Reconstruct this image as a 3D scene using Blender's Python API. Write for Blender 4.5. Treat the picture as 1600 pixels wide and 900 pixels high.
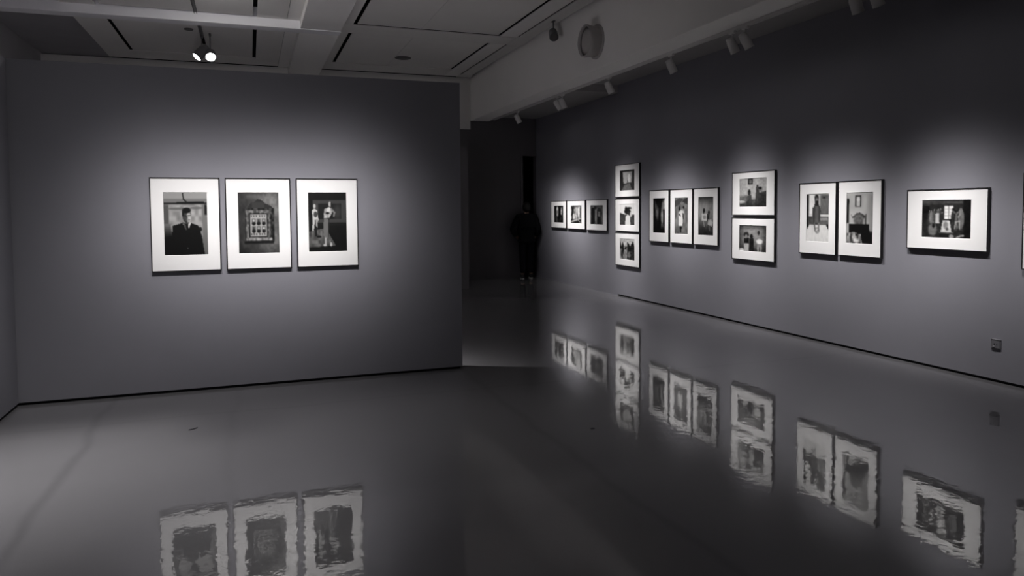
import bpy, bmesh, math
import numpy as np
from mathutils import Matrix, Vector

for o in list(bpy.data.objects):
    bpy.data.objects.remove(o)
S = bpy.context.scene
COL = S.collection

# ------------------------------------------------------------------ camera
EYE = 1.6
cam = bpy.data.cameras.new('camera')
cam.sensor_fit = 'HORIZONTAL'
cam.sensor_width = 36.0
cam.lens = 1131.69 / 1600 * 36
cam.shift_y = -(450 - 380.23) / 1600
cam.clip_start = 0.05
cam.clip_end = 100
camo = bpy.data.objects.new('camera', cam)
COL.objects.link(camo)
RX = (0.9405151816633145, -0.3396775764967811, -0.007094863359916369)
RY = (-0.022800687127951004, -0.04226865987994895, -0.9988460787621116)
RZ = (0.338985724960972, 0.9395916689803218, -0.04749919847173879)
m = Matrix.Identity(4)
for i in range(3):
    m[i][0] = RX[i]
    m[i][1] = -RY[i]
    m[i][2] = -RZ[i]
m[2][3] = EYE
camo.matrix_world = m
S.camera = camo

# ------------------------------------------------------------------ world and exposure
W = bpy.data.worlds.new('world')
S.world = W
W.use_nodes = True
W.node_tree.nodes['Background'].inputs['Color'].default_value = (0.01, 0.01, 0.011, 1)
W.node_tree.nodes['Background'].inputs['Strength'].default_value = 0.1
S.view_settings.view_transform = 'Standard'
S.view_settings.look = 'None'
S.view_settings.exposure = 0.0
S.view_settings.gamma = 1.0
S.view_settings.use_curve_mapping = False

LAMP_TINT = (1.0, 0.982, 0.975)
P_RIGHT = 385.0        # gallery spots on the right wall, watts
P_CENTRE = 425.0       # gallery spots on the partition
P_LEFT = 950.0         # gallery spots on the left wall

# ------------------------------------------------------------------ dimensions (metres)
ZC = 4.55              # ceiling
YP = 6.956             # partition face
XP0, XP1 = -1.833, 1.972
HP = 2.845             # partition height
XR = 6.317             # right wall face
YF = 15.8              # far wall face
YB = -4.0              # wall behind the camera
XL = -3.6              # outer left wall
XBULK, XTRK = 4.72, 5.15
ZBULK = 3.59
ZS1, ZS2 = 3.825, 3.69  # soffit beside the right wall, near and far

# ------------------------------------------------------------------ materials
def mat(name, color, rough=0.6, metal=0.0, spec=0.5, noise=0.0, nscale=8.0, bump=0.0, bscale=60.0, emit=None, estr=0.0):
    M = bpy.data.materials.new(name)
    M.use_nodes = True
    nt = M.node_tree
    b = nt.nodes['Principled BSDF']
    b.inputs['Base Color'].default_value = (*color, 1)
    b.inputs['Roughness'].default_value = rough
    b.inputs['Metallic'].default_value = metal
    b.inputs['Specular IOR Level'].default_value = spec
    tc = None
    if noise or bump:
        tc = nt.nodes.new('ShaderNodeTexCoord')
    if noise:
        n = nt.nodes.new('ShaderNodeTexNoise')
        n.inputs['Scale'].default_value = nscale
        n.inputs['Detail'].default_value = 4
        nt.links.new(tc.outputs['Object'], n.inputs['Vector'])
        r = nt.nodes.new('ShaderNodeMix')
        r.data_type = 'RGBA'
        r.inputs[6].default_value = (*[c * (1 - noise) for c in color], 1)
        r.inputs[7].default_value = (*[min(1, c * (1 + noise)) for c in color], 1)
        nt.links.new(n.outputs['Fac'], r.inputs[0])
        nt.links.new(r.outputs[2], b.inputs['Base Color'])
    if bump:
        n2 = nt.nodes.new('ShaderNodeTexNoise')
        n2.inputs['Scale'].default_value = bscale
        nt.links.new(tc.outputs['Object'], n2.inputs['Vector'])
        bp = nt.nodes.new('ShaderNodeBump')
        bp.inputs['Strength'].default_value = bump
        bp.inputs['Distance'].default_value = 0.002
        nt.links.new(n2.outputs['Fac'], bp.inputs['Height'])
        nt.links.new(bp.outputs['Normal'], b.inputs['Normal'])
    if emit:
        b.inputs['Emission Color'].default_value = (*emit, 1)
        b.inputs['Emission Strength'].default_value = estr
    return M

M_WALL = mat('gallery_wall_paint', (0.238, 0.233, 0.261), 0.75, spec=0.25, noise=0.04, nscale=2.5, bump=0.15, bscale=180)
M_WALLSHADE = mat('shaded_wall_paint', (0.10, 0.094, 0.098), 0.8, spec=0.2, noise=0.04, nscale=2.5)  # gallery wall paint with the shade of the unlit far end in its colour
M_CEIL = mat('ceiling_paint', (0.74, 0.72, 0.69), 0.7, spec=0.3, noise=0.03, nscale=1.5)
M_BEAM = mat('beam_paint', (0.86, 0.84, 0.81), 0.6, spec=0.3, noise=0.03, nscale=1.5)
M_BAR = mat('white_beam_paint', (0.80, 0.79, 0.80), 0.85, spec=0.1, noise=0.02)
M_DARKC = mat('dark_upper_ceiling_paint', (0.34, 0.33, 0.34), 0.85, spec=0.2, noise=0.1, nscale=2)
M_UPPER = mat('upper_wall_paint', (0.50, 0.485, 0.47), 0.75, spec=0.2, noise=0.03)
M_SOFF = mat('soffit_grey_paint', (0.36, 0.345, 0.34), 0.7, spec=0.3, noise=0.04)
M_VOID = mat('ceiling_void_black', (0.006, 0.006, 0.006), 0.9, spec=0.1)
M_GAP = mat('shadow_gap_black', (0.012, 0.012, 0.014), 0.8, spec=0.2, noise=0.2)
M_FRAME = mat('black_frame_wood', (0.012, 0.011, 0.012), 0.35, noise=0.3, nscale=30)
M_MAT = mat('white_mount_board', (0.82, 0.805, 0.80), 0.9, spec=0.1, noise=0.01, nscale=40)
M_LAMP = mat('lamp_housing_white', (0.60, 0.585, 0.57), 0.45, noise=0.03)
M_LAMPD = mat('lamp_housing_grey', (0.10, 0.098, 0.10), 0.45, noise=0.05)
M_LENS = mat('lamp_lens_glow', (0.9, 0.9, 0.9), 0.3, emit=(1.0, 0.97, 0.98), estr=14.0)
M_LENSD = mat('lamp_lens_baffled', (0.5, 0.5, 0.5), 0.4, emit=(1.0, 0.97, 0.98), estr=0.6)
M_PLATE = mat('socket_plate_plastic', (0.15, 0.147, 0.16), 0.3, noise=0.03)
M_PLATEL = mat('socket_button_plastic', (0.27, 0.265, 0.28), 0.25, noise=0.03)
M_DRUM = mat('drum_painted_metal', (0.42, 0.40, 0.385), 0.55, noise=0.04)
M_GRILLE = mat('speaker_grille_metal', (0.10, 0.095, 0.09), 0.6, noise=0.1, nscale=120)
M_SCRAP = mat('dark_scrap', (0.02, 0.02, 0.025), 0.7, noise=0.2)
M_SKIN = mat('skin', (0.35, 0.22, 0.16), 0.55, noise=0.05)
M_COAT = mat('black_coat_cloth', (0.008, 0.008, 0.009), 0.95, spec=0.1, noise=0.3, nscale=30)
M_TROU = mat('dark_trouser_cloth', (0.008, 0.008, 0.011), 0.95, spec=0.1, noise=0.3, nscale=30)
M_HAIR = mat('black_hair', (0.006, 0.005, 0.005), 0.6, noise=0.3, nscale=80)
M_SHOE = mat('black_shoe_leather', (0.012, 0.012, 0.012), 0.5, noise=0.2)
M_SOLE = mat('white_shoe_sole', (0.6, 0.59, 0.57), 0.6, noise=0.05)

def floor_material():
    M = bpy.data.materials.new('polished_grey_floor')
    M.use_nodes = True
    nt = M.node_tree
    N, L = nt.nodes, nt.links
    b = N['Principled BSDF']
    tc = N.new('ShaderNodeTexCoord')
    # broad cloudy tone of the trowelled coating
    n = N.new('ShaderNodeTexNoise'); n.inputs['Scale'].default_value = 0.7; n.inputs['Detail'].default_value = 3
    L.new(tc.outputs['Object'], n.inputs['Vector'])
    mx = N.new('ShaderNodeMix'); mx.data_type = 'RGBA'
    mx.inputs[6].default_value = (0.150, 0.146, 0.152, 1)
    mx.inputs[7].default_value = (0.205, 0.200, 0.208, 1)
    L.new(n.outputs['Fac'], mx.inputs[0])
    # faint straight bands of slightly darker tone at fixed places
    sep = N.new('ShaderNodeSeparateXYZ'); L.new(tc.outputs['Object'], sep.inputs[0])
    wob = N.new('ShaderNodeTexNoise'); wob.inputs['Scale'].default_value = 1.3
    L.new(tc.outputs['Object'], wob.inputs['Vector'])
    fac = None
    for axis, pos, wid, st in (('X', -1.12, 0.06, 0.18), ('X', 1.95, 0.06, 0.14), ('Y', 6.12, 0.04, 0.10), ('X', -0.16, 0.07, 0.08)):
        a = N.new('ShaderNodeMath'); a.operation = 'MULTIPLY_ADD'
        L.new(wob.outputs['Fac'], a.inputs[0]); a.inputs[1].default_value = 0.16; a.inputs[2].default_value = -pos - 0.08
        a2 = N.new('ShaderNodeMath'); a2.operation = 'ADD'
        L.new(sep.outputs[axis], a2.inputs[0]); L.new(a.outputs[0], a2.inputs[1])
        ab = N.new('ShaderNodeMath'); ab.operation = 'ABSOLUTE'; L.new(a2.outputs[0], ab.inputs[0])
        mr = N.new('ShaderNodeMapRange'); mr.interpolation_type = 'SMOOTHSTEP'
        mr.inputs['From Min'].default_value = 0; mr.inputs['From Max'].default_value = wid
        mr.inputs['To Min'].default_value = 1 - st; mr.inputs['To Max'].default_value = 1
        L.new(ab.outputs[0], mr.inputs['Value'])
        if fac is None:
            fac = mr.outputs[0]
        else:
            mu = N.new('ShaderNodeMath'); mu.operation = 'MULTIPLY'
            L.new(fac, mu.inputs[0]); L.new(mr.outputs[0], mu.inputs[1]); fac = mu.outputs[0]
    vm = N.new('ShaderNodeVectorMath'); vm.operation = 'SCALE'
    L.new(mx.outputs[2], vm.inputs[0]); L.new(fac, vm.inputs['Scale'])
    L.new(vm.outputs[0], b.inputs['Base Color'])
    # gloss
    rn = N.new('ShaderNodeTexNoise'); rn.inputs['Scale'].default_value = 1.6; rn.inputs['Detail'].default_value = 5
    L.new(tc.outputs['Object'], rn.inputs['Vector'])
    rr = N.new('ShaderNodeMapRange')
    rr.inputs['To Min'].default_value = 0.008; rr.inputs['To Max'].default_value = 0.03
    L.new(rn.outputs['Fac'], rr.inputs['Value']); L.new(rr.outputs[0], b.inputs['Coat Roughness'])
    b.inputs['IOR'].default_value = 1.5
    b.inputs['Roughness'].default_value = 0.30
    b.inputs['Specular IOR Level'].default_value = 0.12
    b.inputs['Coat Weight'].default_value = 1.0
    b.inputs['Coat IOR'].default_value = 1.75
    # trowel ripples
    b1 = N.new('ShaderNodeTexNoise'); b1.inputs['Scale'].default_value = 15; b1.inputs['Detail'].default_value = 2.5
    L.new(tc.outputs['Object'], b1.inputs['Vector'])
    bp = N.new('ShaderNodeBump'); bp.inputs['Strength'].default_value = 0.8; bp.inputs['Distance'].default_value = 0.0007
    L.new(b1.outputs['Fac'], bp.inputs['Height'])
    L.new(bp.outputs['Normal'], b.inputs['Coat Normal'])
    L.new(bp.outputs['Normal'], b.inputs['Normal'])
    return M
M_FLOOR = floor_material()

M_PRINT = bpy.data.materials.new('silver_gelatin_print')
M_PRINT.use_nodes = True
_nt = M_PRINT.node_tree
_at = _nt.nodes.new('ShaderNodeVertexColor'); _at.layer_name = 'ink'
_nt.links.new(_at.outputs['Color'], _nt.nodes['Principled BSDF'].inputs['Base Color'])
_nt.nodes['Principled BSDF'].inputs['Roughness'].default_value = 0.55
_nt.nodes['Principled BSDF'].inputs['Specular IOR Level'].default_value = 0.2

# ------------------------------------------------------------------ helpers
def link(name, me, M=None, parent=None, smooth=False):
    o = bpy.data.objects.new(name, me)
    COL.objects.link(o)
    if M is not None and me is not None:
        me.materials.append(M)
    if parent is not None:
        o.parent = parent
    if smooth and me is not None:
        me.polygons.foreach_set('use_smooth', [True] * len(me.polygons))
    return o

def obj(name, bm, M, parent=None, smooth=False, bevel=0.0):
    bmesh.ops.recalc_face_normals(bm, faces=bm.faces)
    me = bpy.data.meshes.new(name)
    bm.to_mesh(me)
    bm.free()
    o = link(name, me, M, parent, smooth)
    if bevel:
        md = o.modifiers.new('bevel', 'BEVEL')
        md.width = bevel
        md.segments = 2
        md.limit_method = 'ANGLE'
    return o

def bx(x0, x1, y0, y1, z0, z1, bm=None):
    bm = bm or bmesh.new()
    v = [bm.verts.new((x, y, z)) for z in (z0, z1) for (x, y) in ((x0, y0), (x1, y0), (x1, y1), (x0, y1))]
    for f in ((3, 2, 1, 0), (4, 5, 6, 7), (0, 1, 5, 4), (1, 2, 6, 5), (2, 3, 7, 6), (3, 0, 4, 7)):
        bm.faces.new([v[i] for i in f])
    return bm

def lathe(profile, n=24, bm=None, M=None, cap0=True, cap1=True):
    """profile (r, z) along local Z; M places it"""
    bm = bm or bmesh.new()
    M = M or Matrix.Identity(4)
    rings = []
    for r, z in profile:
        rings.append([bm.verts.new(M @ Vector((r * math.cos(2 * math.pi * k / n), r * math.sin(2 * math.pi * k / n), z))) for k in range(n)])
    for a, b in zip(rings, rings[1:]):
        for k in range(n):
            bm.faces.new((a[k], a[(k + 1) % n], b[(k + 1) % n], b[k]))
    if cap0:
        bm.faces.new(rings[0][::-1])
    if cap1:
        bm.faces.new(rings[-1])
    return bm

def structure(name, bm, M, parent=None, bevel=0.0):
    o = obj(name, bm, M, parent, bevel=bevel)
    if parent is None:
        o['kind'] = 'structure'
    return o

def empty(name, loc, rz=0.0):
    o = bpy.data.objects.new(name, None)
    o.empty_display_size = 0.1
    COL.objects.link(o)
    o.location = loc
    o.rotation_euler = (0, 0, rz)
    return o

def tag(o, label, cat, group=None):
    o['label'] = label
    o['category'] = cat
    if group:
        o['group'] = group
    return o

# ------------------------------------------------------------------ the setting
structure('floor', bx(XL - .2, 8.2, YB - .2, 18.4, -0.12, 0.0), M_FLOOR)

GAP = 0.026
# partition with the three large photographs; a recessed black plinth leaves a shadow gap
w = structure('wall_center', bx(XP0 - .16, XP1, YP, YP + .16, GAP, HP), M_WALL)
structure('baseboard_center', bx(XP0 - .16, XP1 - .02, YP + .02, YP + .14, 0, GAP), M_GAP)
# left exhibition wall
structure('wall_left', bx(XP0 - .16, XP0, YB, YP - .016, GAP, HP), M_WALL)
structure('baseboard_left', bx(XP0 - .14, XP0 - .02, YB, YP, 0, GAP), M_GAP)
# right wall: near length with shadow gap, far length down to the floor
YST = 11.80
structure('wall_right', bx(XR, XR + .2, YB, YST, GAP, ZS1), M_WALL)
structure('baseboard_right', bx(XR + .02, XR + .18, YB, YST, 0, GAP), M_GAP)
structure('wall_right_far', bx(XR, XR + .2, YST, YF + .02, 0, ZS2), M_WALL)
# far wall with the doorway beside the right wall
XD0, ZD = 5.98, 2.82
structure('wall_far', bx(XL, XD0, YF, YF + .2, 0, 3.40), M_WALLSHADE)
structure('wall_far_lintel', bx(XD0, XR, YF, YF + .2, ZD, 3.40), M_WALLSHADE)
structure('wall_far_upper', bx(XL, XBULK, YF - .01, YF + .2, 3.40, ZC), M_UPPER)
structure('wall_far_end', bx(XBULK, XR, YF, YF + .2, 3.40, ZC), M_WALLSHADE)
# door lining of the opening
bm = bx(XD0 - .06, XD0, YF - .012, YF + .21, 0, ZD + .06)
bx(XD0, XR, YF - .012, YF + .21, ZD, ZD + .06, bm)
structure('trim_1', bm, M_WALLSHADE)
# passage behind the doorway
structure('wall_passage_back', bx(4.8, 8.2, 18.2, 18.4, 0, 3.4), M_WALLSHADE)
structure('wall_passage_left', bx(4.8, 5.0, YF + .2, 18.2, 0, 3.4), M_WALLSHADE)
structure('wall_passage_right', bx(8.0, 8.2, YF + .2, 18.2, 0, 3.4), M_WALLSHADE)
structure('wall_passage_front', bx(XR, 8.0, YF + .02, YF + .2, 0, 3.4), M_WALLSHADE)
structure('ceiling_passage', bx(4.8, 8.2, YF + .2, 18.4, 3.4, 3.5), M_WALLSHADE)
# second exhibition wall standing behind the partition
structure('wall_inner', bx(0.6, 4.117, 13.98, 14.14, 0, HP), M_WALLSHADE)
# outer shell
structure('wall_outer_left', bx(XL - .2, XL, YB - .2, YF + .2, 0, ZC + .02), M_DARKC)
structure('wall_back', bx(XL, XR + .2, YB - .2, YB, 0, ZC), M_WALL)

# ---- ceiling: black void slab, panels below it with open joints, beams and bulkhead
ceil = structure('ceiling', bx(-2.45, XR + .2, YB - .2, YF + .2, ZC + .16, ZC + .26), M_VOID)
structure('ceiling_void', bx(XL - .2, -2.45, YB - .2, YF + .2, ZC + .02, ZC + .26), M_DARKC)
BARS = ((11.86, 12.12), (6.2, 6.46), (0.6, 0.86))
bays = ((12.42, 15.0), (6.76, 11.86), (1.16, 6.2), (YB, 0.6))
G = 0.03
def panel(x0, x1, y0, y1, M=M_CEIL, name='ceiling_panel'):
    return obj(name, bx(x0, x1, y0, y1, ZC, ZC + .018), M, ceil, bevel=0.003)
for i, (y0, y1) in enumerate(bays):
    ys = (YB if i == 3 else bays[i + 1][1])
    far = YF - .10 if i == 0 else y1
    # margins run through, panels sit between open joints
    panel(-2.45, -1.976 - G, ys if i < 3 else y0, far)
    panel(-1.976 + G, -0.725, y0, y1 - .08)
    panel(-0.669, 0.138 - G, y0, y1 - .08)
    panel(0.138 + G, 0.60, y0, far)
    panel(0.606, 0.80, y0, YF - .012 if i == 0 else y1, M_BEAM)
    panel(1.42, 1.64 - G, y0, far)
    panel(1.64 + G, 2.70, y0, y1 - .08)
    panel(2.704, 4.06 - G, y0, y1 - .08)
    panel(4.06 + G, 4.39, y0, far, M_BEAM)
    panel(4.43, XBULK - .05, y0, YF - .3 if i == 0 else y1)
    if i < 3:
        # solid strip across the bay beside the cross beam
        panel(-1.976 - G, 0.80, y1_ := bays[i + 1][1] + .26, y0 - .006)
        panel(1.42, 4.39, bays[i + 1][1] + .025, y0 - .006)
        panel(4.394, XBULK - .022, bays[i + 1][1] + .004, y0 - .004)
# far margin
panel(-1.976 - G, 0.138 + G, 15.0, YF - .10)
panel(1.64 - G, 4.06 + G, 15.0, YF - .10)
panel(4.394, XBULK - .004, YF - .28, YF - .02)
obj('ceiling_beam', bx(0.80, 1.42, YB, YF - .012, ZC - .12, ZC + .16), M_BEAM, ceil, bevel=0.006)
for (y0, y1) in BARS:
    obj('cross_beam', bx(XL + .005, 1.42, y0, y1, ZC - .13, ZC + .16), M_BAR, ceil, bevel=0.006)
# bulkhead along the right side, soffit beside the wall
obj('bulkhead', bx(XBULK, XTRK, YB, YF - .012, ZBULK, ZC + .16), M_BEAM, ceil, bevel=0.008)
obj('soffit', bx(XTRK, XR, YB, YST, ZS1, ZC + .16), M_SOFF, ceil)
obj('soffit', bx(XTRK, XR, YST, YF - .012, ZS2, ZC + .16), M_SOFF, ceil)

# ------------------------------------------------------------------ prints
class Ink:
    """tiny greyscale painter: u to the right, v downward, values 0..1 as seen"""
    def __init__(s, w, h, base):
        s.w, s.h = w, h
        s.U, s.V = np.meshgrid((np.arange(w) + .5) / w, (np.arange(h) + .5) / h)
        s.asp = h / w
        s.a = np.full((h, w), float(base))
    def put(s, mask, val):
        s.a = s.a * (1 - mask) + val * mask
        return s
    def e(s, cx, cy, rx, ry, val, soft=.2, k=1.0, rot=0):
        dx, dy = s.U - cx, s.V - cy
        if rot:
            dy2 = dy * s.asp
            c, n = math.cos(rot), math.sin(rot)
            dx, dy = dx * c + dy2 * n, (-dx * n + dy2 * c) / s.asp
        d = np.sqrt((dx / rx) ** 2 + (dy / ry) ** 2)
        return s.put(np.clip((1 + soft - d) / (2 * soft), 0, 1) * k, val)
    def r(s, x0, y0, x1, y1, val, soft=.012, k=1.0):
        f = lambda t: np.clip(t / soft + .5, 0, 1)
        return s.put(f(s.U - x0) * f(x1 - s.U) * f(s.V - y0) * f(y1 - s.V) * k, val)
    def p(s, pts, val, k=1.0):
        ins = np.zeros(s.a.shape, bool)
        n = len(pts)
        for i in range(n):
            (x0, y0), (x1, y1) = pts[i], pts[(i + 1) % n]
            if y0 == y1:
                continue
            c = ((s.V >= min(y0, y1)) & (s.V < max(y0, y1)))
            ins ^= c & (s.U < x0 + (s.V - y0) * (x1 - x0) / (y1 - y0))
        return s.put(ins * k, val)
    def l(s, pts, wd, val, k=1.0):
        for (x0, y0), (x1, y1) in zip(pts, pts[1:]):
            vx, vy = x1 - x0, (y1 - y0) * s.asp
            q = (s.V - y0) * s.asp
            t = np.clip(((s.U - x0) * vx + q * vy) / (vx * vx + vy * vy + 1e-9), 0, 1)
            d = np.hypot(s.U - x0 - t * vx, q - t * vy)
            s.put(np.clip((wd - d) / (wd * .6) , 0, 1) * k, val)
        return s
    def n(s, amp, cells, seed, x0=0, y0=0, x1=1, y1=1):
        g = np.random.default_rng(seed).random((cells + 2, cells + 2))
        x = s.U * cells; y = s.V * cells
        i, j = x.astype(int), y.astype(int)
        fx, fy = x - i, y - j
        fx = fx * fx * (3 - 2 * fx); fy = fy * fy * (3 - 2 * fy)
        v = (g[j, i] * (1 - fx) + g[j, i + 1] * fx) * (1 - fy) + (g[j + 1, i] * (1 - fx) + g[j + 1, i + 1] * fx) * fy
        mk = (s.U >= x0) & (s.U <= x1) & (s.V >= y0) & (s.V <= y1)
        s.a = s.a + (v - .5) * 2 * amp * mk
        return s
    def gv(s, v0, v1, a, b):
        t = np.clip((s.V - v0) / (v1 - v0), 0, 1)
        s.a = s.a * (a + (b - a) * t)
        return s
    def gu(s, u0, u1, a, b):
        t = np.clip((s.U - u0) / (u1 - u0), 0, 1)
        s.a = s.a * (a + (b - a) * t)
        return s
    def done(s):
        a = np.pad(np.clip(s.a, .02, .97), 1, mode='edge')
        return (a[1:-1, 1:-1] * 4 + a[:-2, 1:-1] + a[2:, 1:-1] + a[1:-1, :-2] + a[1:-1, 2:]) / 8

def im_suit():
    k = Ink(72, 102, .55)
    k.n(.10, 9, 1).n(.06, 22, 2)
    k.r(0, 0, 1, .12, .62).r(0, .10, 1, .17, .48).r(0, .165, 1, .19, .10)
    k.l([(.44, 0), (.46, .11), (.53, .16), (.92, .155)], .018, .05)
    k.r(.30, .155, .62, .18, .08)
    k.r(0, .20, .12, .5, .34).r(.88, .2, 1, 1, .46).r(.93, .2, 1, .36, .12)
    k.r(.12, .21, .86, .52, .60).n(.13, 12, 3, .12, .21, .86, .52)
    k.e(.30, .26, .2, .02, .42).e(.75, .25, .15, .02, .42)
    k.r(0, .5, .16, 1, .42).gv(.55, 1, 1, .85)
    k.put(np.clip((s_ := (k.V - .52) / .2), 0, 1) * (k.U < .18), .06)
    k.p([(.20, .53), (.42, .485), (.60, .485), (.78, .53), (.86, .70), (.92, 1), (0, 1), (.02, .72), (.18, .68)], .035)
    k.p([(.42, .49), (.52, .48), (.62, .48), (.545, .61)], .9)
    k.p([(.43, .49), (.50, .49), (.535, .60), (.49, .60)], .30)
    k.p([(.48, .48), (.55, .48), (.57, .62), (.53, .64)], .06)
    k.r(.49, .44, .585, .50, .30)
    k.e(.525, .375, .098, .112, .16, .08).e(.568, .398, .055, .082, .74, .25).e(.49, .40, .04, .07, .26, .3)
    k.e(.52, .287, .098, .045, .045, .12).e(.437, .335, .022, .05, .06)
    k.l([(.545, .372), (.60, .370)], .012, .18).l([(.478, .374), (.51, .374)], .012, .08).l([(.535, .38), (.54, .415)], .012, .3).l([(.53, .442), (.59, .44)], .010, .25)
    k.e(.825, .59, .04, .035, .06).e(.53, .89, .02, .012, .3)
    return k.done()

def im_cabinet():
    k = Ink(72, 104, .30)
    k.n(.07, 7, 5).n(.04, 24, 6).gu(0, .8, .55, 1.35).gv(.8, 1, 1, .7)
    k.r(.2, .04, .66, .10, .45, .05, .5)
    k.p([(.22, .26), (.30, .18), (.42, .15), (.48, .11), (.56, .12), (.66, .18), (.80, .22), (.86, .26), (.86, .30), (.22, .30)], .17)
    k.r(.34, .16, .64, .27, .24, .03, .7)
    k.r(.17, .26, .88, .81, .16)
    k.r(.19, .29, .80, .34, .40).r(.19, .74, .82, .79, .50).r(.19, .30, .25, .76, .40).r(.72, .30, .78, .76, .36)
    k.n(.17, 26, 7, .16, .26, .88, .80)
    k.r(.26, .35, .70, .73, .10).r(.29, .36, .69, .72, .66)
    for i, u in enumerate((.375, .495, .62)):
        for j, v in enumerate((.475, .60)):
            k.r(u - .05, v - .05, u + .05, v + .05, .42).e(u, v + .035, .045, .03, .06).e(u, v - .01, .02, .02, (.75, .2, .6)[(i + j) % 3])
    for u in (.32, .38, .44, .52, .58, .64):
        k.r(u - .017, .375, u + .017, .40, .25).r(u - .017, .67, u + .017, .70, .25)
    k.r(.14, .80, .86, .84, .06, .03)
    return k.done()

def im_dancers():
    k = Ink(72, 104, .07)
    k.n(.02, 8, 8)
    k.r(.12, .13, 1, .54, .25).r(.26, .19, .86, .45, .11)
    k.e(.76, .33, .10, .13, .26, .5, .7).r(.12, .51, 1, .56, .10)
    k.p([(0, .66), (.45, .60), (.62, .80), (.70, .90), (0, .93)], .34).n(.12, 18, 9, 0, .64, .6, .94)
    k.r(0, .93, 1, 1, .08, .05)
    k.e(.165, .23, .032, .035, .75).p([(.10, .30), (.16, .27), (.23, .30), (.25, .42), (.27, .47), (.11, .45)], .78)
    k.e(.19, .37, .05, .05, .25).p([(.11, .43), (.18, .43), (.14, .64), (.10, .64)], .75).p([(.19, .44), (.25, .44), (.23, .60), (.19, .56)], .62)
    k.r(.17, .58, .22, .74, .1).e(.27, .745, .06, .02, .08)
    k.e(.565, .20, .04, .045, .7).e(.60, .22, .02, .06, .12)
    k.p([(.42, .28), (.54, .25), (.64, .29), (.60, .37), (.54, .43), (.40, .43)], .68).n(.2, 20, 10, .38, .25, .66, .44)
    k.l([(.60, .29), (.68, .34), (.66, .40)], .03, .5).e(.50, .35, .05, .02, .1)
    k.p([(.40, .44), (.52, .44), (.50, .78), (.44, .78), (.38, .72)], .42).p([(.52, .44), (.55, .44), (.53, .70)], .15)
    k.r(.42, .76, .46, .88, .7).e(.42, .89, .04, .02, .75).e(.58, .88, .03, .035, .75).r(.54, .80, .57, .86, .5)
    return k.done()

def im_masks():
    k = Ink(44, 34, .06)
    k.e(.35, .35, .12, .3, .7).e(.35, .2, .09, .13, .8).e(.30, .38, .03, .1, .1).e(.79, .33, .07, .22, .75)
    k.l([(.2, .6), (.3, .98)], .03, .5).l([(.36, .6), (.36, 1)], .03, .45).e(.78, .75, .12, .2, .12).n(.14, 10, 11)
    return k.done()
def im_room_a():
    k = Ink(44, 34, .45)
    k.n(.25, 8, 12).r(.1, .05, .3, .6, .08).r(.45, .1, .62, .6, .75).e(.75, .35, .1, .3, .8).r(.0, .75, 1, 1, .15)
    k.l([(.05, .9), (.95, .7)], .05, .7).l([(.4, .6), (.9, .95)], .03, .6).e(.3, .6, .1, .15, .85).r(.85, .1, .97, .7, .3).n(.15, 16, 13)
    return k.done()
def im_room_b():
    k = Ink(46, 34, .36)
    k.n(.1, 9, 14).r(.08, .15, .3, 1, .08).e(.42, .45, .1, .42, .55).e(.43, .13, .08, .09, .2)
    k.r(.55, .25, .82, 1, .14).r(.6, .32, .78, .58, .5).l([(.55, .25), (.68, .18), (.82, .25)], .02, .08).r(.3, .05, .36, .9, .06).n(.08, 18, 15)
    return k.done()
def im_corridor():
    k = Ink(46, 34, .25)
    k.p([(.2, .1), (.82, .08), (.78, .62), (.26, .64)], .72).p([(0, 0), (.2, .1), (.22, .66), (0, 1)], .16).p([(.82, .08), (1, 0), (1, 1), (.78, .62)], .26)
    k.p([(.2, .66), (.78, .62), (1, 1), (0, 1)], .22).p([(.35, .7), (.68, .68), (.85, 1), (.12, 1)], .45).r(.5, .34, .58, .6, .25).e(.62, .4, .1, .2, .9)
    k.r(.15, .06, .85, .10, .08).n(.06, 14, 16)
    return k.done()
def im_hat():
    k = Ink(46, 40, .93)
    k.r(0, .5, 1, 1, .26, .03).p([(0, .42), (.35, .5), (.35, .56), (0, .58)], .24).n(.06, 14, 17, 0, .5, 1, 1)
    k.e(.52, .36, .22, .12, .07, .15).e(.62, .2, .18, .05, .1, .2).e(.42, .25, .08, .12, .1).e(.6, .45, .13, .1, .2)
    k.p([(.40, .6), (.52, .5), (.68, .55), (.72, 1), (.36, 1)], .9).e(.74, .5, .06, .12, .85)
    return k.done()
def im_road():
    k = Ink(46, 36, .55)
    k.r(0, 0, 1, .35, .78, .1).p([(0, .42), (.05, .12), (.12, .38), (.2, .1), (.3, .4), (.5, .4), (.5, .12), (.7, .35), (.9, .1), (1, .4), (1, .55), (0, .5)], .12)
    k.r(.45, .5, 1, 1, .16, .05).l([(.06, 1), (.3, .42)], .05, .7).l([(.45, 1), (.48, .45)], .03, .75).e(.24, .55, .05, .2, .1).e(.15, .75, .07, .2, .12).e(.62, .75, .1, .15, .45).n(.14, 16, 18)
    return k.done()
def im_curtain():
    k = Ink(36, 62, .06)
    k.n(.04, 8, 19).e(.78, .52, .13, .24, .62, .35).e(.80, .25, .1, .16, .45, .4).e(.93, .2, .07, .2, .75, .4).e(.33, .42, .13, .16, .42, .5).e(.22, .22, .06, .1, .35)
    k.r(.84, .32, .94, .75, .06).l([(.7, .76), (.68, .88)], .04, .4).l([(.82, .76), (.83, .88)], .04, .4).n(.08, 20, 20)
    k.r(0, .85, 1, 1, .05, .1)
    return k.done()
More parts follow.
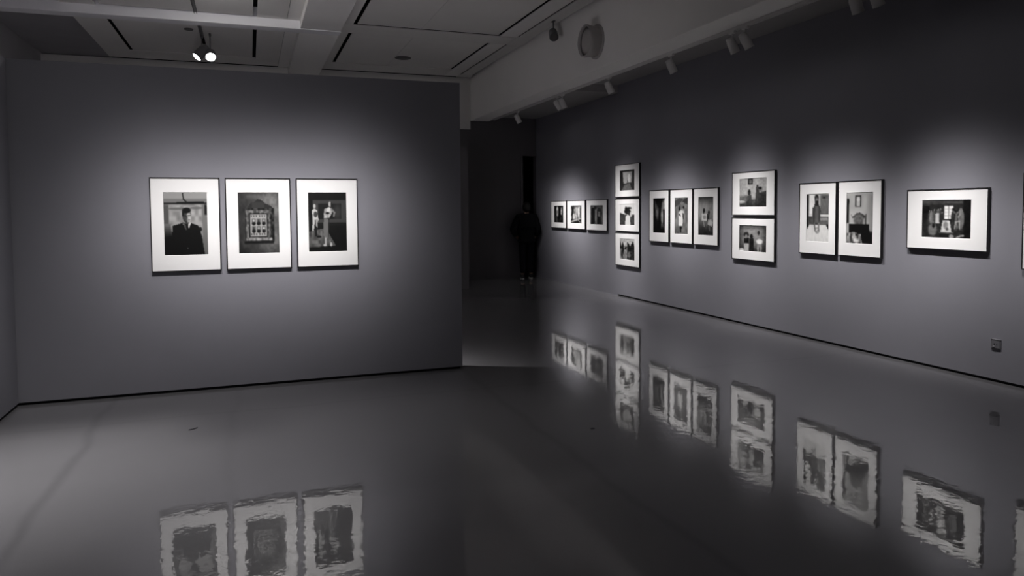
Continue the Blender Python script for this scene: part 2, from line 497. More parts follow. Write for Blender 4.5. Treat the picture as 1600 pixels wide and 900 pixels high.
def im_coat_child():
    k = Ink(36, 62, .46)
    k.n(.12, 8, 21).n(.06, 20, 22).p([(0, .1), (.3, .02), (.7, .05), (.3, .2), (0, .28)], .28).p([(.4, .2), (.7, .05), (.98, 0), (.95, .2), (.6, .12)], .22)
    k.e(.36, .34, .07, .07, .15).e(.36, .30, .06, .05, .06).e(.66, .28, .06, .05, .07).e(.6, .36, .12, .06, .55).e(.5, .42, .2, .07, .85)
    k.p([(.30, .48), (.56, .45), (.62, .6), (.58, .78), (.30, .77)], .92).l([(.36, .46), (.44, .5)], .04, .08).l([(.62, .44), (.66, .58)], .05, .12)
    k.r(.38, .78, .54, .86, .05).r(.42, .84, .5, .95, .05).gv(.8, 1, 1, .8)
    return k.done()
def im_two_sitters():
    k = Ink(40, 62, .42)
    k.e(.35, .35, .5, .25, .62, .8).gv(.5, 1, 1, .28).gv(0, .2, .5, 1).e(.38, .35, .07, .05, .07).l([(.40, .34), (.36, .43)], .05, .1)
    k.r(.22, .43, .60, .62, .82).e(.42, .53, .12, .05, .6).r(.58, .44, .62, .62, .1)
    k.e(.70, .40, .06, .045, .06).l([(.70, .42), (.68, .55)], .06, .1).p([(.66, .60), (.85, .58), (.97, .66), (.88, .76), (.62, .72)], .72)
    k.l([(.34, .64), (.40, .76)], .05, .55).l([(.56, .64), (.55, .74)], .04, .4).l([(.72, .76), (.74, .86)], .05, .4).n(.05, 16, 23)
    return k.done()
def im_bed_wall():
    k = Ink(60, 46, .66)
    k.n(.05, 6, 24).e(.3, .3, .4, .4, .78, .8, .6).r(0, .72, 1, 1, .34, .1).r(.32, 0, .5, .22, .16).r(.36, .04, .46, .18, .45)
    k.r(0, .6, .32, .78, .42, .08).e(.37, .5, .055, .11, .18).p([(.30, .62), (.45, .58), (.48, 1), (.28, 1)], .26)
    k.p([(.63, .25), (.70, .24), (.74, .5), (1, .45), (1, 1), (.58, 1), (.6, .6)], .25).e(.78, .4, .07, .09, .55).e(.76, .36, .06, .05, .12).e(.9, .7, .15, .2, .18)
    k.e(.08, .82, .14, .05, .85).n(.08, 18, 25).gv(.75, 1, 1, .6)
    return k.done()
def im_party():
    k = Ink(60, 46, .42)
    k.e(.45, .3, .45, .35, .6, .7).gv(.0, .2, .55, 1).gu(0, .2, .5, 1).gu(.8, 1, 1, .5).gv(.7, 1, 1, .45)
    k.e(.27, .36, .1, .10, .15).e(.27, .42, .05, .06, .55).p([(.18, .5), (.36, .48), (.36, .72), (.18, .72)], .10).r(.19, .7, .36, .98, .72)
    k.e(.46, .42, .06, .08, .1).p([(.38, .5), (.54, .48), (.56, 1), (.38, 1)], .12)
    k.e(.72, .28, .045, .08, .15).p([(.62, .48), (.84, .44), (.86, .56), (.62, .58)], .5).e(.75, .60, .11, .1, .95).p([(.66, .7), (.84, .7), (.82, 1), (.68, 1)], .6).r(.74, .8, .78, 1, .25)
    k.e(.1, .95, .1, .06, .8).n(.06, 16, 26)
    return k.done()
def im_table():
    k = Ink(48, 70, .72)
    k.r(.12, .0, .5, .44, .93, .08).r(.62, .02, 1, .44, .36, .05).e(.78, .1, .06, .04, .15).r(.66, .1, .95, .4, .42).r(.1, .43, 1, .47, .88)
    k.r(.1, .47, 1, .66, .38).r(.62, .5, .95, .55, .6).r(0, 0, .1, .72, .08, .05).r(.1, .47, .24, .62, .3)
    k.p([(.14, .64), (.86, .64), (1, .78), (1, 1), (0, 1), (0, .78)], .9).p([(0, .64), (.14, .64), (0, .76)], .06).p([(.88, .64), (1, .62), (1, .76)], .1)
    k.e(.45, .1, .09, .085, .25).e(.45, .07, .085, .05, .1).e(.47, .14, .05, .06, .5).p([(.37, .15), (.54, .15), (.56, .28), (.36, .28)], .14)
    k.p([(.26, .30), (.4, .24), (.6, .26), (.64, .36), (.58, .64), (.30, .64)], .26).p([(.4, .26), (.55, .26), (.55, .6), (.38, .6)], .36)
    k.l([(.36, .62), (.40, .76)], .045, .4).l([(.56, .62), (.55, .76)], .045, .5).e(.49, .76, .1, .06, .4).e(.49, .76, .07, .045, .82).l([(.43, .8), (.56, .74)], .012, .3).n(.04, 18, 27)
    return k.done()
def im_bedstead():
    k = Ink(50, 70, .72)
    k.n(.04, 7, 28).gu(.7, 1, 1, .75).r(.33, .06, .56, .28, .12).r(.37, .08, .52, .27, .6).e(.45, .14, .06, .05, .85).e(.45, .22, .06, .05, .75)
    k.r(0, .12, .1, .6, .1, .03).e(.06, .18, .05, .06, .05)
    k.p([(.18, .42), (.22, .48), (.32, .44), (.40, .40), (.50, .39), (.60, .41), (.68, .45), (.75, .42), (.77, .48), (.72, .5), (.28, .5), (.2, .49)], .26)
    k.e(.48, .55, .2, .12, .46).e(.48, .55, .12, .08, .35).r(.7, .44, .76, .62, .3).n(.1, 20, 29, .28, .44, .68, .66)
    k.p([(.1, .62), (.86, .62), (.88, .84), (.1, .84)], .07).r(0, .62, .1, .8, .7).r(.55, .76, 1, 1, .07, .06).gv(.9, 1, 1, .9)
    k.p([(0, .80), (.3, .77), (.55, .82), (.62, 1), (0, 1)], .55).n(.45, 16, 30, 0, .8, .56, 1)
    return k.done()
def im_crowd():
    k = Ink(80, 52, .16)
    k.n(.03, 8, 31).r(0, 0, 1, .12, .24).l([(.02, .05), (.82, .07)], .006, .4)
    k.r(.47, .16, .555, .5, .95).r(.565, .16, .65, .5, .92)
    for v in (.24, .32, .41):
        k.r(.47, v, .65, v + .012, .5)
    k.r(0, .16, .16, .5, .10).r(.02, .3, .2, .34, .05).r(.85, 0, 1, 1, .07, .03)
    rg = np.random.default_rng(32)
    for i in range(9):
        u = .16 + .03 * i + .02 * rg.random(); v = .22 + .10 * rg.random()
        k.e(u, v + .18, .035, .16, .12 + .4 * rg.random()).e(u, v, .02, .045, .08).e(u + .005, v + .015, .014, .03, .55)
    k.p([(.28, .36), (.36, .34), (.37, .62), (.29, .62)], .75).e(.23, .78, .09, .16, .45).e(.25, .68, .03, .06, .1)
    for i in range(9):
        u = .64 + .024 * i; v = .26 + .1 * rg.random()
        k.e(u, v + .22, .035, .2, .1 + .35 * rg.random()).e(u, v, .02, .05, .07).e(u - .004, v + .02, .014, .03, .5)
    k.l([(.68, .75), (.70, .58), (.78, .55), (.78, .75)], .014, .65).l([(.75, .45), (.82, .3)], .02, .6).e(.80, .3, .04, .08, .5)
    k.p([(.44, .54), (.58, .54), (.62, .84), (.40, .84)], .82).e(.5, .66, .05, .1, .55).e(.53, .76, .03, .04, .3).r(.36, .84, .66, .87, .4)
    k.r(.38, .88, .66, 1, .1).e(.62, .95, .05, .05, .6).l([(.72, .98), (.8, .93), (.86, .92)], .015, .7).n(.05, 28, 33)
    return k.done()
def im_field():
    k = Ink(40, 62, .35)
    k.r(0, 0, 1, .4, .6, .1).e(.5, .55, .2, .25, .12).n(.1, 12, 34)
    return k.done()

def print_mesh(img, x0, x1, z0, z1, y):
    """grid in the local XZ plane facing -Y; one vertex per grain of the picture"""
    h, w = img.shape
    xs = np.linspace(x0, x1, w); zs = np.linspace(z1, z0, h)
    X, Z = np.meshgrid(xs, zs)
    co = np.stack([X, np.full_like(X, y), Z], -1).reshape(-1, 3)
    i = np.arange(h * w).reshape(h, w)
    q = np.stack([i[:-1, :-1], i[1:, :-1], i[1:, 1:], i[:-1, 1:]], -1).reshape(-1, 4)
    me = bpy.data.meshes.new('print')
    me.from_pydata(co.tolist(), [], q.tolist())
    c = me.color_attributes.new('ink', 'FLOAT_COLOR', 'POINT')
    lin = (img.reshape(-1) ** 2.2) * 0.80
    rgba = np.ones((h * w, 4), np.float32)
    rgba[:, :3] = lin[:, None] * np.array([1.0, 0.985, 0.965])
    c.data.foreach_set('color', rgba.reshape(-1))
    return me

def framed(img, w, h, loc, rz, label, group, win=(.19, .81, .16, .825), depth=.034):
    """loc: point on the wall at the frame's lower left corner; local x right, -y out of the wall"""
    t = empty('framed_photograph', loc, rz)
    tag(t, label, 'picture', group)
    fw, lip = .0085, .006
    bm = bmesh.new()
    # mitred moulding: profile rectangle swept around
    prof = ((0, 0), (0, -depth), (fw, -depth), (fw, -depth + lip), (fw, 0))
    loops = []
    for ins, y in prof:
        loops.append([bm.verts.new((x, y, z)) for x, z in ((ins, ins), (w - ins, ins), (w - ins, h - ins), (ins, h - ins))])
    n = len(loops)
    for a in range(n):
        A, B = loops[a], loops[(a + 1) % n]
        for k in range(4):
            bm.faces.new((A[k], A[(k + 1) % 4], B[(k + 1) % 4], B[k]))
    obj('frame', bm, M_FRAME, t)
    # mount board with a bevelled window
    u0, u1, v0, v1 = win
    x0, x1, z0, z1 = w * u0, w * u1, h * (1 - v1), h * (1 - v0)
    ym = -depth + lip
    bm = bmesh.new()
    b = .003
    rings = [[bm.verts.new((x, y, z)) for x, z in pts] for y, pts in (
        (ym, ((fw, fw), (w - fw, fw), (w - fw, h - fw), (fw, h - fw))),
        (ym, ((x0 - b, z0 - b), (x1 + b, z0 - b), (x1 + b, z1 + b), (x0 - b, z1 + b))),
        (ym + .003, ((x0, z0), (x1, z0), (x1, z1), (x0, z1))),
        (ym + .006, ((x0, z0), (x1, z0), (x1, z1), (x0, z1))),
        (ym + .006, ((fw, fw), (w - fw, fw), (w - fw, h - fw), (fw, h - fw))))]
    for a in range(5):
        A, B = rings[a], rings[(a + 1) % 5]
        for k in range(4):
            bm.faces.new((A[k], A[(k + 1) % 4], B[(k + 1) % 4], B[k]))
    obj('mount', bm, M_MAT, t)
    link('print', print_mesh(img, x0 + .0002, x1 - .0002, z0 + .0002, z1 - .0002, ym + .0045), M_PRINT, t)
    obj('backing_board', bx(fw, w - fw, -.006, 0, fw, h - fw), M_MAT, t)
    return t

GL = 'three large framed photographs on the partition'
for img, x0, w, lab in (
        (im_suit(), -0.812, .561, 'black framed photograph of a man in dark suit, leftmost on the partition'),
        (im_cabinet(), -0.206, .556, 'black framed photograph of small portraits in an ornate frame, middle one on the partition'),
        (im_dancers(), 0.399, .556, 'black framed photograph of two pale standing figures on black, rightmost on the partition')):
    framed(img, w, .82, (x0, YP, 1.074), 0, lab, GL)

PT = (.20, .80, .16, .825)
LS = (.20, .80, .185, .80)
def right(img, yl, yr, z0, z1, label, group, win):
    framed(img, yl - yr, z1 - z0, (XR, yl, z0), -math.pi / 2, label, group, win)
g1 = 'row of three small framed photographs nearest the doorway'
right(im_masks(), 14.855, 14.035, 1.180, 1.768, 'small white-matted dark photograph, farthest picture, nearest the doorway', g1, LS)
right(im_room_a(), 13.990, 13.120, 1.176, 1.768, 'small white-matted cluttered photograph, middle of the farthest row of three', g1, LS)
right(im_room_b(), 13.060, 12.172, 1.170, 1.768, 'small white-matted interior photograph, right end of the farthest row of three', g1, LS)
g2 = 'column of three framed photographs'
right(im_corridor(), 11.851, 10.970, 1.797, 2.381, 'framed photograph of an empty bright room, topmost in the column of three', g2, LS)
right(im_hat(), 11.851, 10.969, 1.184, 1.770, 'framed photograph of a figure under white sky, middle of the column of three', g2, (.20, .80, .17, .80))
right(im_road(), 11.851, 10.968, 0.565, 1.162, 'framed photograph of a road scene, lowest in the column of three', g2, LS)
g3 = 'row of three portrait framed photographs on the right wall'
right(im_curtain(), 10.645, 10.038, 1.043, 1.892, 'tall framed photograph of pale shapes on black, left of the row of three portrait frames', g3, PT)
right(im_coat_child(), 10.000, 9.383, 1.044, 1.890, 'tall framed photograph of a figure in white coat, middle of three portrait frames', g3, PT)
right(im_two_sitters(), 9.353, 8.741, 1.046, 1.888, 'tall framed photograph of figure holding a white square, right of three portrait frames', g3, PT)
g4 = 'pair of landscape framed photographs one above the other'
right(im_bed_wall(), 8.424, 7.553, 1.490, 2.077, 'landscape framed photograph with small picture on pale wall, upper of the stacked pair', g4, (.18, .81, .16, .80))
right(im_party(), 8.424, 7.550, 0.890, 1.464, 'landscape framed photograph with figure in white blouse, lower of the stacked pair', g4, (.18, .81, .19, .79))
g5 = 'pair of portrait framed photographs side by side'
right(im_table(), 7.113, 6.523, 1.040, 1.884, 'portrait framed photograph of a figure behind a white table, left of the side-by-side pair', g5, PT)
right(im_bedstead(), 6.495, 5.888, 1.045, 1.886, 'portrait framed photograph of a carved bedstead, right of the side-by-side pair', g5, PT)
right(im_crowd(), 5.574, 4.709, 1.174, 1.763, 'wide framed photograph of a crowded room with bright window, hanging alone', None, LS)
right(im_field(), 4.398, 3.790, 1.045, 1.880, 'framed photograph cut off by the right edge of the picture', None, PT)

# ------------------------------------------------------------------ lamps
def lamp(top, aim, power, cone, label, group, M=M_LAMP, rad=.052, length=.17, drop=.15, glow=M_LENS, lightrad=.045, spill=.02, deep=.012, wide=None):
    t = empty('track_spotlight', top)
    tag(t, label, 'lamp', group)
    top = Vector(top)
    piv = Vector((0, 0, -drop))
    d = (Vector(aim) - (top + piv)).normalized()
    q = d.to_track_quat('Z', 'Y').to_matrix().to_4x4()
    obj('track_adapter', bx(-.018, .018, -.05, .05, -.03, 0), M, t, bevel=.004)
    obj('stem', lathe([(.009, -drop + .03), (.009, -.03)], 12), M, t, smooth=True)
    obj('yoke', lathe([(.022, -drop - .02), (.026, -drop), (.022, -drop + .04), (.010, -drop + .05)], 16), M, t, smooth=True)
    P = Matrix.Translation(piv) @ q
    L0, L1 = -length * .45, length * .55
    hs = obj('housing', lathe([(.004, L0 - .012), (rad * .62, L0 - .010), (rad * .86, L0), (rad * .9, L0 + .02), (rad * .86, L0 + .024), (rad * .9, L0 + .03), (rad, L0 + .055), (rad, L1 - .01), (rad * 1.03, L1 - .008), (rad * 1.03, L1), (rad * .92, L1), (rad * .9, L1 - deep - .006), (.002, L1 - deep - .008)], 28, M=P), M, t)
    hs.data.polygons.foreach_set('use_smooth', [True] * len(hs.data.polygons))
    obj('lens', lathe([(rad * .89, L1 - deep), (rad * .7, L1 - deep + .004), (.002, L1 - deep + .006)], 28, M=P, cap0=True), glow, hs, smooth=True)
    ld = bpy.data.lights.new('spot_beam', 'SPOT')
    ld.energy = power
    ld.color = LAMP_TINT
    ld.spot_size = math.radians(150)
    ld.spot_blend = 0.6
    ld.shadow_soft_size = lightrad
    # photometric distribution of the reflector: a soft bell of the given width on a weak wide spill
    ld.use_nodes = True
    nt = ld.node_tree
    em = nt.nodes['Emission']
    tc = nt.nodes.new('ShaderNodeTexCoord')
    sp = nt.nodes.new('ShaderNodeSeparateXYZ'); nt.links.new(tc.outputs['Normal'], sp.inputs[0])
    ab = nt.nodes.new('ShaderNodeMath'); ab.operation = 'ABSOLUTE'; nt.links.new(sp.outputs['Z'], ab.inputs[0])
    sq = []
    for ax, hw in (('X', wide or cone), ('Y', cone)):
        at = nt.nodes.new('ShaderNodeMath'); at.operation = 'ARCTAN2'
        nt.links.new(sp.outputs[ax], at.inputs[0]); nt.links.new(ab.outputs[0], at.inputs[1])
        dv = nt.nodes.new('ShaderNodeMath'); dv.operation = 'DIVIDE'; nt.links.new(at.outputs[0], dv.inputs[0]); dv.inputs[1].default_value = math.radians(hw / 2)
        mm = nt.nodes.new('ShaderNodeMath'); mm.operation = 'MULTIPLY'; nt.links.new(dv.outputs[0], mm.inputs[0]); nt.links.new(dv.outputs[0], mm.inputs[1])
        sq.append(mm)
    pw = nt.nodes.new('ShaderNodeMath'); pw.operation = 'ADD'; nt.links.new(sq[0].outputs[0], pw.inputs[0]); nt.links.new(sq[1].outputs[0], pw.inputs[1])
    ng = nt.nodes.new('ShaderNodeMath'); ng.operation = 'MULTIPLY'; nt.links.new(pw.outputs[0], ng.inputs[0]); ng.inputs[1].default_value = -0.6931
    ex = nt.nodes.new('ShaderNodeMath'); ex.operation = 'EXPONENT'; nt.links.new(ng.outputs[0], ex.inputs[0])
    pd = nt.nodes.new('ShaderNodeMath'); pd.operation = 'MULTIPLY_ADD'; nt.links.new(ex.outputs[0], pd.inputs[0]); pd.inputs[1].default_value = 1 - spill; pd.inputs[2].default_value = spill
    nt.links.new(pd.outputs[0], em.inputs['Strength'])
    lo = bpy.data.objects.new('spot_beam', ld)
    COL.objects.link(lo)
    lo.parent = t
    e = piv + d * (L1 + .004)
    lo.location = e
    lo.rotation_euler = d.to_track_quat('-Z', 'Y').to_euler()
    return t

def track(x, y0, y1, ztop, label, M=M_LAMP, rails=True):
    t = empty('lighting_track', (x, (y0 + y1) / 2, ztop))
    hl = (y1 - y0) / 2
    tag(t, label, 'light track')
    obj('channel', bx(-.022, .022, -hl, hl, -.008, 0), M, t)
    obj('rail', bx(-.022, -.014, -hl, hl, -.034, -.008), M, t)
    obj('rail', bx(.014, .022, -hl, hl, -.034, -.008), M, t)
    return t

XT = XTRK - .05
track(XT, 2.6, 15.3, ZBULK, 'long pale lighting track under the bulkhead facing the right wall')
ZT = ZBULK - .030
GR = 'spotlights on the right-hand track'
rl = ((13.75, 13.50, 1.12, 1.5, 19, 46, 'small spotlight on the right-hand track, farthest and nearest the doorway'),
      (11.72, 11.45, 1.65, 0.55, 17, 22, 'left one of the paired spotlights opposite the column of three photographs'),
      (11.52, 11.40, 0.60, 1.15, 18, 22, 'right one of the paired spotlights opposite the column of three photographs'),
      (9.80, 9.69, 1.10, 1.2, 20, 38, 'single spotlight on the right-hand track opposite three portrait photographs'),
      (8.10, 7.99, 1.05, 1.18, 22, 28, 'single spotlight on the right-hand track opposite the stacked pair of photographs'),
      (6.85, 6.85, 1.15, .78, 19, 23, 'left one of the paired spotlights opposite the side-by-side portrait photographs'),
      (6.62, 6.16, 1.15, .78, 19, 23, 'right one of the paired spotlights opposite the side-by-side portrait photographs'),
      (5.10, 5.35, 1.22, .74, 18, 25, 'left one of the nearest paired spotlights at the top of the picture'),
      (4.88, 4.95, 1.22, .66, 18, 25, 'right one of the nearest paired spotlights at the top of the picture'),
      (3.90, 4.00, 1.22, .75, 17, 22, 'spotlight on the right-hand track beyond the right edge of the picture'))
for y, ya, za, k, cv, ch, lab in rl:
    lamp((XT, y, ZT), (XR - .03, ya, za), P_RIGHT * k, cv, lab, GR, spill=.003, deep=.06, glow=M_LENSD, wide=ch)

# track over the left half, its far end carries the glowing pair
track(-0.697, 2.0, 13.45, ZC + .016, 'dark lighting track recessed in the ceiling above the partition', M_LAMPD)
ZT2 = ZC - .024
GG = 'glowing spotlights at the end of the ceiling track'
lamp((-0.697, 13.30, ZT2), (-1.6, 12.9, 3.2), 14, 60, 'dark spotlight turned left with glowing lens, left of the lit pair', GG, M_LAMPD, rad=.085, length=.26, drop=.26)
lamp((-0.56, 13.10, ZT2), (-0.30, 10.4, 1.9), 14, 60, 'dark spotlight with round white glowing lens facing the viewer', GG, M_LAMPD, rad=.085, length=.16, drop=.34)
# partition spots, hung from the same track nearer the viewer
GP = 'spotlights aimed at the partition'
t = track(0.08, -1.15, 1.15, 3.80, 'lighting track hung on rods before the partition, above the picture', M_LAMPD)
t.location = (0.08, 4.65, 3.80); t.rotation_euler = (0, 0, math.pi / 2)
for yy in (-1.0, 1.0):
    obj('hanging_rod', bx(-.006, .006, yy - .006, yy + .006, 0, ZC - 3.80), M_LAMPD, t)
for x, xa, k, nm in ((-0.62, -0.60, .85, 'left'), (0.08, 0.10, 1.0, 'middle'), (0.78, 0.74, 1.0, 'right')):
    lamp((x, 4.65, 3.766), (xa, YP, 1.46), P_CENTRE * k, 16.5, 'spotlight above the picture aimed at the %s photograph of the partition' % nm, GP, M_LAMPD, spill=.003, wide=20)
# left wall spots
GW = 'spotlights aimed at the left wall'
lamp((-0.697, 4.4, ZT2), (-1.72, 5.0, .1), P_LEFT * 1.1, 28, 'spotlight over the viewer aimed at the near left wall', GW, M_LAMPD)
lamp((-0.697, 3.2, ZT2), (-1.80, 2.6, 1.4), P_LEFT * .5, 24, 'spotlight behind the viewer aimed at the left wall', GW, M_LAMPD)
lamp((-0.697, 5.35, ZT2), (-0.60, 5.80, 0.0), 230, 30, 'spotlight above the picture aimed down at the floor before the partition', None, M_LAMPD, spill=.004, wide=66)
# lamp that rakes along the ceiling onto the white cross beam
lamp((-0.697, 9.7, ZT2), (0.1, 11.9, 4.44), 46, 50, 'spotlight just above the picture raking along the white cross beam', None, M_LAMPD, spill=.01, wide=85)
GH = 'added unseen spotlights behind the partition that brighten the ceiling'  # overpowered lamps added out of view so their bounce lifts the ceiling
for y, a, lab in ((9.3, (-1.5, 7.2, .7), 'left'), (8.9, (-0.6, 7.2, .6), 'middle'), (8.5, (0.3, 7.2, .7), 'right')):
    lamp((-0.697, y, ZT2), a, 5200, 22, 'added unseen spotlight brightening the ceiling, aimed at the %s of the partition back' % lab, GH, M_LAMPD, spill=0.0)
# unlit lamp in the channel beside the bulkhead
t = lamp((4.56, 10.65, ZC + .02), (4.3, 9.6, 3.2), 0.0, 40, 'dark unlit spotlight in the ceiling channel beside the bulkhead', None, M_LAMPD, rad=.07, length=.17, drop=.22, glow=M_GRILLE)

# ------------------------------------------------------------------ ceiling fittings
def ceiling_disc(x, y, r, label, cat='speaker'):
    t = empty('ceiling_speaker', (x, y, ZC))
    tag(t, label, cat)
    obj('rim', lathe([(r, 0), (r, -.010), (r * .93, -.016), (r * .88, -.012), (r * .88, 0)], 36, cap0=False, cap1=False), M_GRILLE, t, smooth=True)
    g = obj('grille', lathe([(r * .88, -.001), (r * .88, -.009), (r * .5, -.013), (.002, -.014)], 36), M_GRILLE, t, smooth=True)
    return t
ceiling_disc(2.86, 14.1, .155, 'flat dark round speaker in the ceiling above the partition right side')
ceiling_disc(-0.87, 12.95, .07, 'small round disc in the ceiling beside the glowing spotlights', 'detector')

t = empty('duct_drum', (XBULK - .001, 9.45, 3.98))
tag(t, 'large grey round drum projecting from the pale ceiling bulkhead', 'duct')
Q = Matrix.Rotation(-math.pi / 2, 4, 'Y')
obj('drum_body', lathe([(.20, 0), (.205, .01), (.225, .15), (.23, .19), (.215, .20), (.205, .195), (.20, .16)], 40, M=Q, cap1=False), M_DRUM, t, smooth=True)
obj('drum_face', lathe([(.202, .155), (.14, .165), (.05, .175), (.002, .176)], 40, M=Q), M_DRUM, t, smooth=True)
obj('wall_flange', lathe([(.245, 0), (.245, .012), (.20, .014)], 40, M=Q), M_DRUM, t, smooth=True)

# ------------------------------------------------------------------ wall socket
t = empty('wall_socket', (XR, 4.625, .346), -math.pi / 2)
tag(t, 'small dark square socket low on the right wall under the wide photograph', 'socket')
obj('surround', bx(-.046, .046, -.010, 0, -.043, .043), M_PLATE, t, bevel=.004)
p = obj('plate', bx(-.037, .037, -.014, -.010, -.034, .034), M_PLATE, t, bevel=.002)
for dx, dz in ((-.012, 0), (.012, 0)):
    obj('pin_slot', bx(dx - .003, dx + .003, -.0148, -.014, dz - .009, dz + .009), M_GAP, p)
obj('switch_button', bx(-.022, -.006, -.019, -.014, -.028, -.014), M_PLATEL, t, bevel=.002)
obj('top_edge', bx(-.046, .046, -.014, 0, .043, .047), M_PLATEL, t, bevel=.001)

# ------------------------------------------------------------------ scraps on the floor
def scrap(pts, wd, loc, label):
    bm = bmesh.new()
    top, bot = [], []
    n = len(pts)
    for i, (x, y, z) in enumerate(pts):
        w_ = wd * (0.35 + 0.65 * math.sin(math.pi * (i + .6) / (n + .4)))
        top.append([bm.verts.new((x, y - w_, z + .004)), bm.verts.new((x, y + w_, z + .004))])
        bot.append([bm.verts.new((x, y - w_, z)), bm.verts.new((x, y + w_, z))])
    for i in range(n - 1):
        bm.faces.new((top[i][0], top[i + 1][0], top[i + 1][1], top[i][1]))
        bm.faces.new((bot[i][0], bot[i][1], bot[i + 1][1], bot[i + 1][0]))
        bm.faces.new((top[i][0], bot[i][0], bot[i + 1][0], top[i + 1][0]))
        bm.faces.new((top[i][1], top[i + 1][1], bot[i + 1][1], bot[i][1]))
    bm.faces.new((top[0][0], top[0][1], bot[0][1], bot[0][0]))
    bm.faces.new((top[-1][1], top[-1][0], bot[-1][0], bot[-1][1]))
    o = obj('floor_scrap', bm, M_SCRAP)
    o.location = loc
    return tag(o, label, 'scrap', 'dark scraps on the floor')
scrap([(-.028, -.018, 0), (-.012, -.012, .0), (.004, -.002, .0), (.018, .010, 0), (.030, .022, 0)], .008, (-.432, 5.74, 0.0), 'thin dark curved scrap on the pale floor before the partition')
scrap([(-.014, 0, 0), (-.005, .003, 0), (.004, .003, 0), (.013, 0, 0)], .009, (2.305, 4.69, 0.0), 'tiny dark speck on the dark floor in mid-room')

# ------------------------------------------------------------------ person in the doorway, seen from behind
def skin(name, verts, edges, radii, M, parent=None, root=0, sub=2):
    me = bpy.data.meshes.new(name)
    me.from_pydata(verts, edges, [])
    o = link(name, me, M, parent)
    md = o.modifiers.new('skin', 'SKIN')
    md.use_smooth_shade = True
    sv = me.skin_vertices[0].data if me.skin_vertices else None
    if sv is None:
        # the modifier needs its layer; build it through bmesh
        bm = bmesh.new(); bm.from_mesh(me)
        lay = bm.verts.layers.skin.verify()
        bm.verts.ensure_lookup_table()
        for i, v in enumerate(bm.verts):
            r = radii[i]
            v[lay].radius = r if isinstance(r, tuple) else (r, r)
            v[lay].use_root = (i == root)
        bm.to_mesh(me); bm.free()
    else:
        for i, r in enumerate(radii):
            sv[i].radius = r if isinstance(r, tuple) else (r, r)
            sv[i].use_root = (i == root)
    ss = o.modifiers.new('subdivision', 'SUBSURF')
    ss.levels = sub; ss.render_levels = sub
    return o

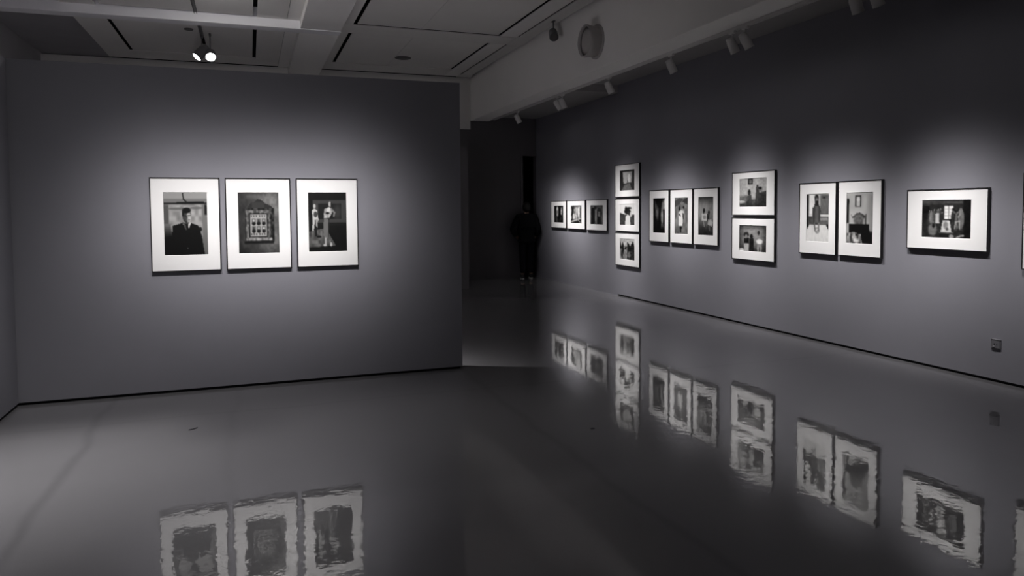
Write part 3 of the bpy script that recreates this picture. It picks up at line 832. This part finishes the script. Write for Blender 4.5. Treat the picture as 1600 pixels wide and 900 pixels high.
def person(loc, rz):
    V, E, Rr = [], [], []
    def add(p, r, prev=None):
        V.append(p); Rr.append(r)
        if prev is not None:
            E.append((prev, len(V) - 1))
        return len(V) - 1
    pel = add((0, 0, .95), (.13, .10))
    wai = add((0, 0, 1.10), (.13, .095), pel)
    che = add((0, .01, 1.28), (.155, .11), wai)
    nek = add((0, 0, 1.46), .058, che)
    chin = add((0, .015, 1.53), .062, nek)
    hd = add((0, .01, 1.62), (.078, .095), chin)
    add((0, 0, 1.70), (.062, .075), hd)
    nose = add((0, .105, 1.605), .014, hd)
    hands = []
    for s in (-1, 1):
        sh = add((s * .19, 0, 1.39), .062, che)
        if s < 0:
            el = add((-.335, -.03, 1.12), .046, sh)
            wr = add((-.215, .10, .96), .034, el)
            pl = add((-.17, .13, .91), .038, wr)
            dirv = (.45, .3, -.84)
        else:
            el = add((.27, -.05, 1.12), .046, sh)
            wr = add((.215, .10, .96), .034, el)
            pl = add((.17, .13, .91), .038, wr)
            dirv = (-.45, .3, -.84)
        for k, ln in enumerate((.072, .082, .076, .060)):
            off = (k - 1.5) * .019
            a = (V[pl][0] + dirv[0] * .03, V[pl][1] + off + dirv[1] * .03, V[pl][2] + dirv[2] * .03)
            b = (a[0] + dirv[0] * ln * .55, a[1] + dirv[1] * ln * .55, a[2] + dirv[2] * ln * .55)
            c = (b[0] - s * .012 + dirv[0] * ln * .4, b[1] + dirv[1] * ln * .4, b[2] + dirv[2] * ln * .4)
            i0 = add(a, .011, pl); i1 = add(b, .009, i0); add(c, .008, i1)
        th = add((V[pl][0] - s * .012, V[pl][1] + .035, V[pl][2] + .005), .012, pl)
        add((V[th][0] - s * .005, V[th][1] + .022, V[th][2] - .038), .009, th)
    for s, fy in ((-1, -.05), (1, .06)):
        hip = add((s * .095, 0, .90), .085, pel)
        kn = add((s * .10, fy * .6 + .01, .50), .058, hip)
        an = add((s * .105, fy, .09), .040, kn)
        add((s * .11, fy + .14, .035), .034, an)
    body = skin('person', V, E, Rr, M_SKIN)
    body.location = loc
    body.rotation_euler = (0, 0, rz)
    tag(body, 'person in dark coat and trousers standing in the dark doorway', 'person')
    # coat
    cv = [(0, 0, .86), (0, 0, 1.02), (0, 0, 1.18), (0, .01, 1.33), (0, -.005, 1.50),
          (-.20, 0, 1.40), (-.335, -.03, 1.12), (-.225, .09, .97),
          (.20, 0, 1.40), (.27, -.05, 1.12), (.225, .09, .97)]
    ce = [(0, 1), (1, 2), (2, 3), (3, 4), (3, 5), (5, 6), (6, 7), (3, 8), (8, 9), (9, 10)]
    cr = [(.21, .16), (.19, .145), (.185, .14), (.20, .145), (.085, .085), .095, .080, .055, .095, .075, .055]
    skin('coat', cv, ce, cr, M_COAT, body, root=1)
    # trousers
    tv = [(0, 0, .97), (-.095, 0, .88), (-.10, -.02, .50), (-.105, -.05, .11), (.095, 0, .88), (.10, .05, .50), (.105, .06, .11)]
    skin('trousers', tv, [(0, 1), (1, 2), (2, 3), (0, 4), (4, 5), (5, 6)], [(.15, .12), .105, .080, .068, .105, .080, .068], M_TROU, body)
    for s, fy in ((-1, -.05), (1, .06)):
        x = s * .108
        sho = skin('shoe', [(x, fy - .06, .055), (x, fy + .02, .065), (x, fy + .12, .050), (x, fy + .19, .042)], [(0, 1), (1, 2), (2, 3)], [.044, .052, .044, .032], M_SHOE, body, root=1)
        bm = bmesh.new()
        pts = [(x + .047 * math.sin(a) * (1.0 if math.cos(a) < .3 else .95), fy + .065 + .155 * math.cos(a)) for a in [2 * math.pi * i / 20 for i in range(20)]]
        lo = [bm.verts.new((a, b, .0)) for a, b in pts]; hi = [bm.verts.new((a, b, .022)) for a, b in pts]
        bm.faces.new(lo[::-1]); bm.faces.new(hi)
        for i in range(20):
            bm.faces.new((lo[i], lo[(i + 1) % 20], hi[(i + 1) % 20], hi[i]))
        obj('sole', bm, M_SOLE, sho)
    # hair cap: back and top of the head, cut at the brow
    bm = bmesh.new()
    bmesh.ops.create_icosphere(bm, subdivisions=3, radius=1)
    for v in bm.verts:
        n = v.co.copy()
        v.co = Vector((n.x * .094, -.012 + n.y * .110, 1.655 + n.z * .105))
        if n.y > .35 and n.z < .35:
            v.co.y = -.012 + .35 * .110
        if n.z < -.6 and n.y > -.2:
            v.co.z = 1.655 - .6 * .105
        elif n.z < -.2:
            v.co.z -= .035
    obj('hair', bm, M_HAIR, body, smooth=True)
    return body
person((5.95, 15.50, 0), math.radians(-12))
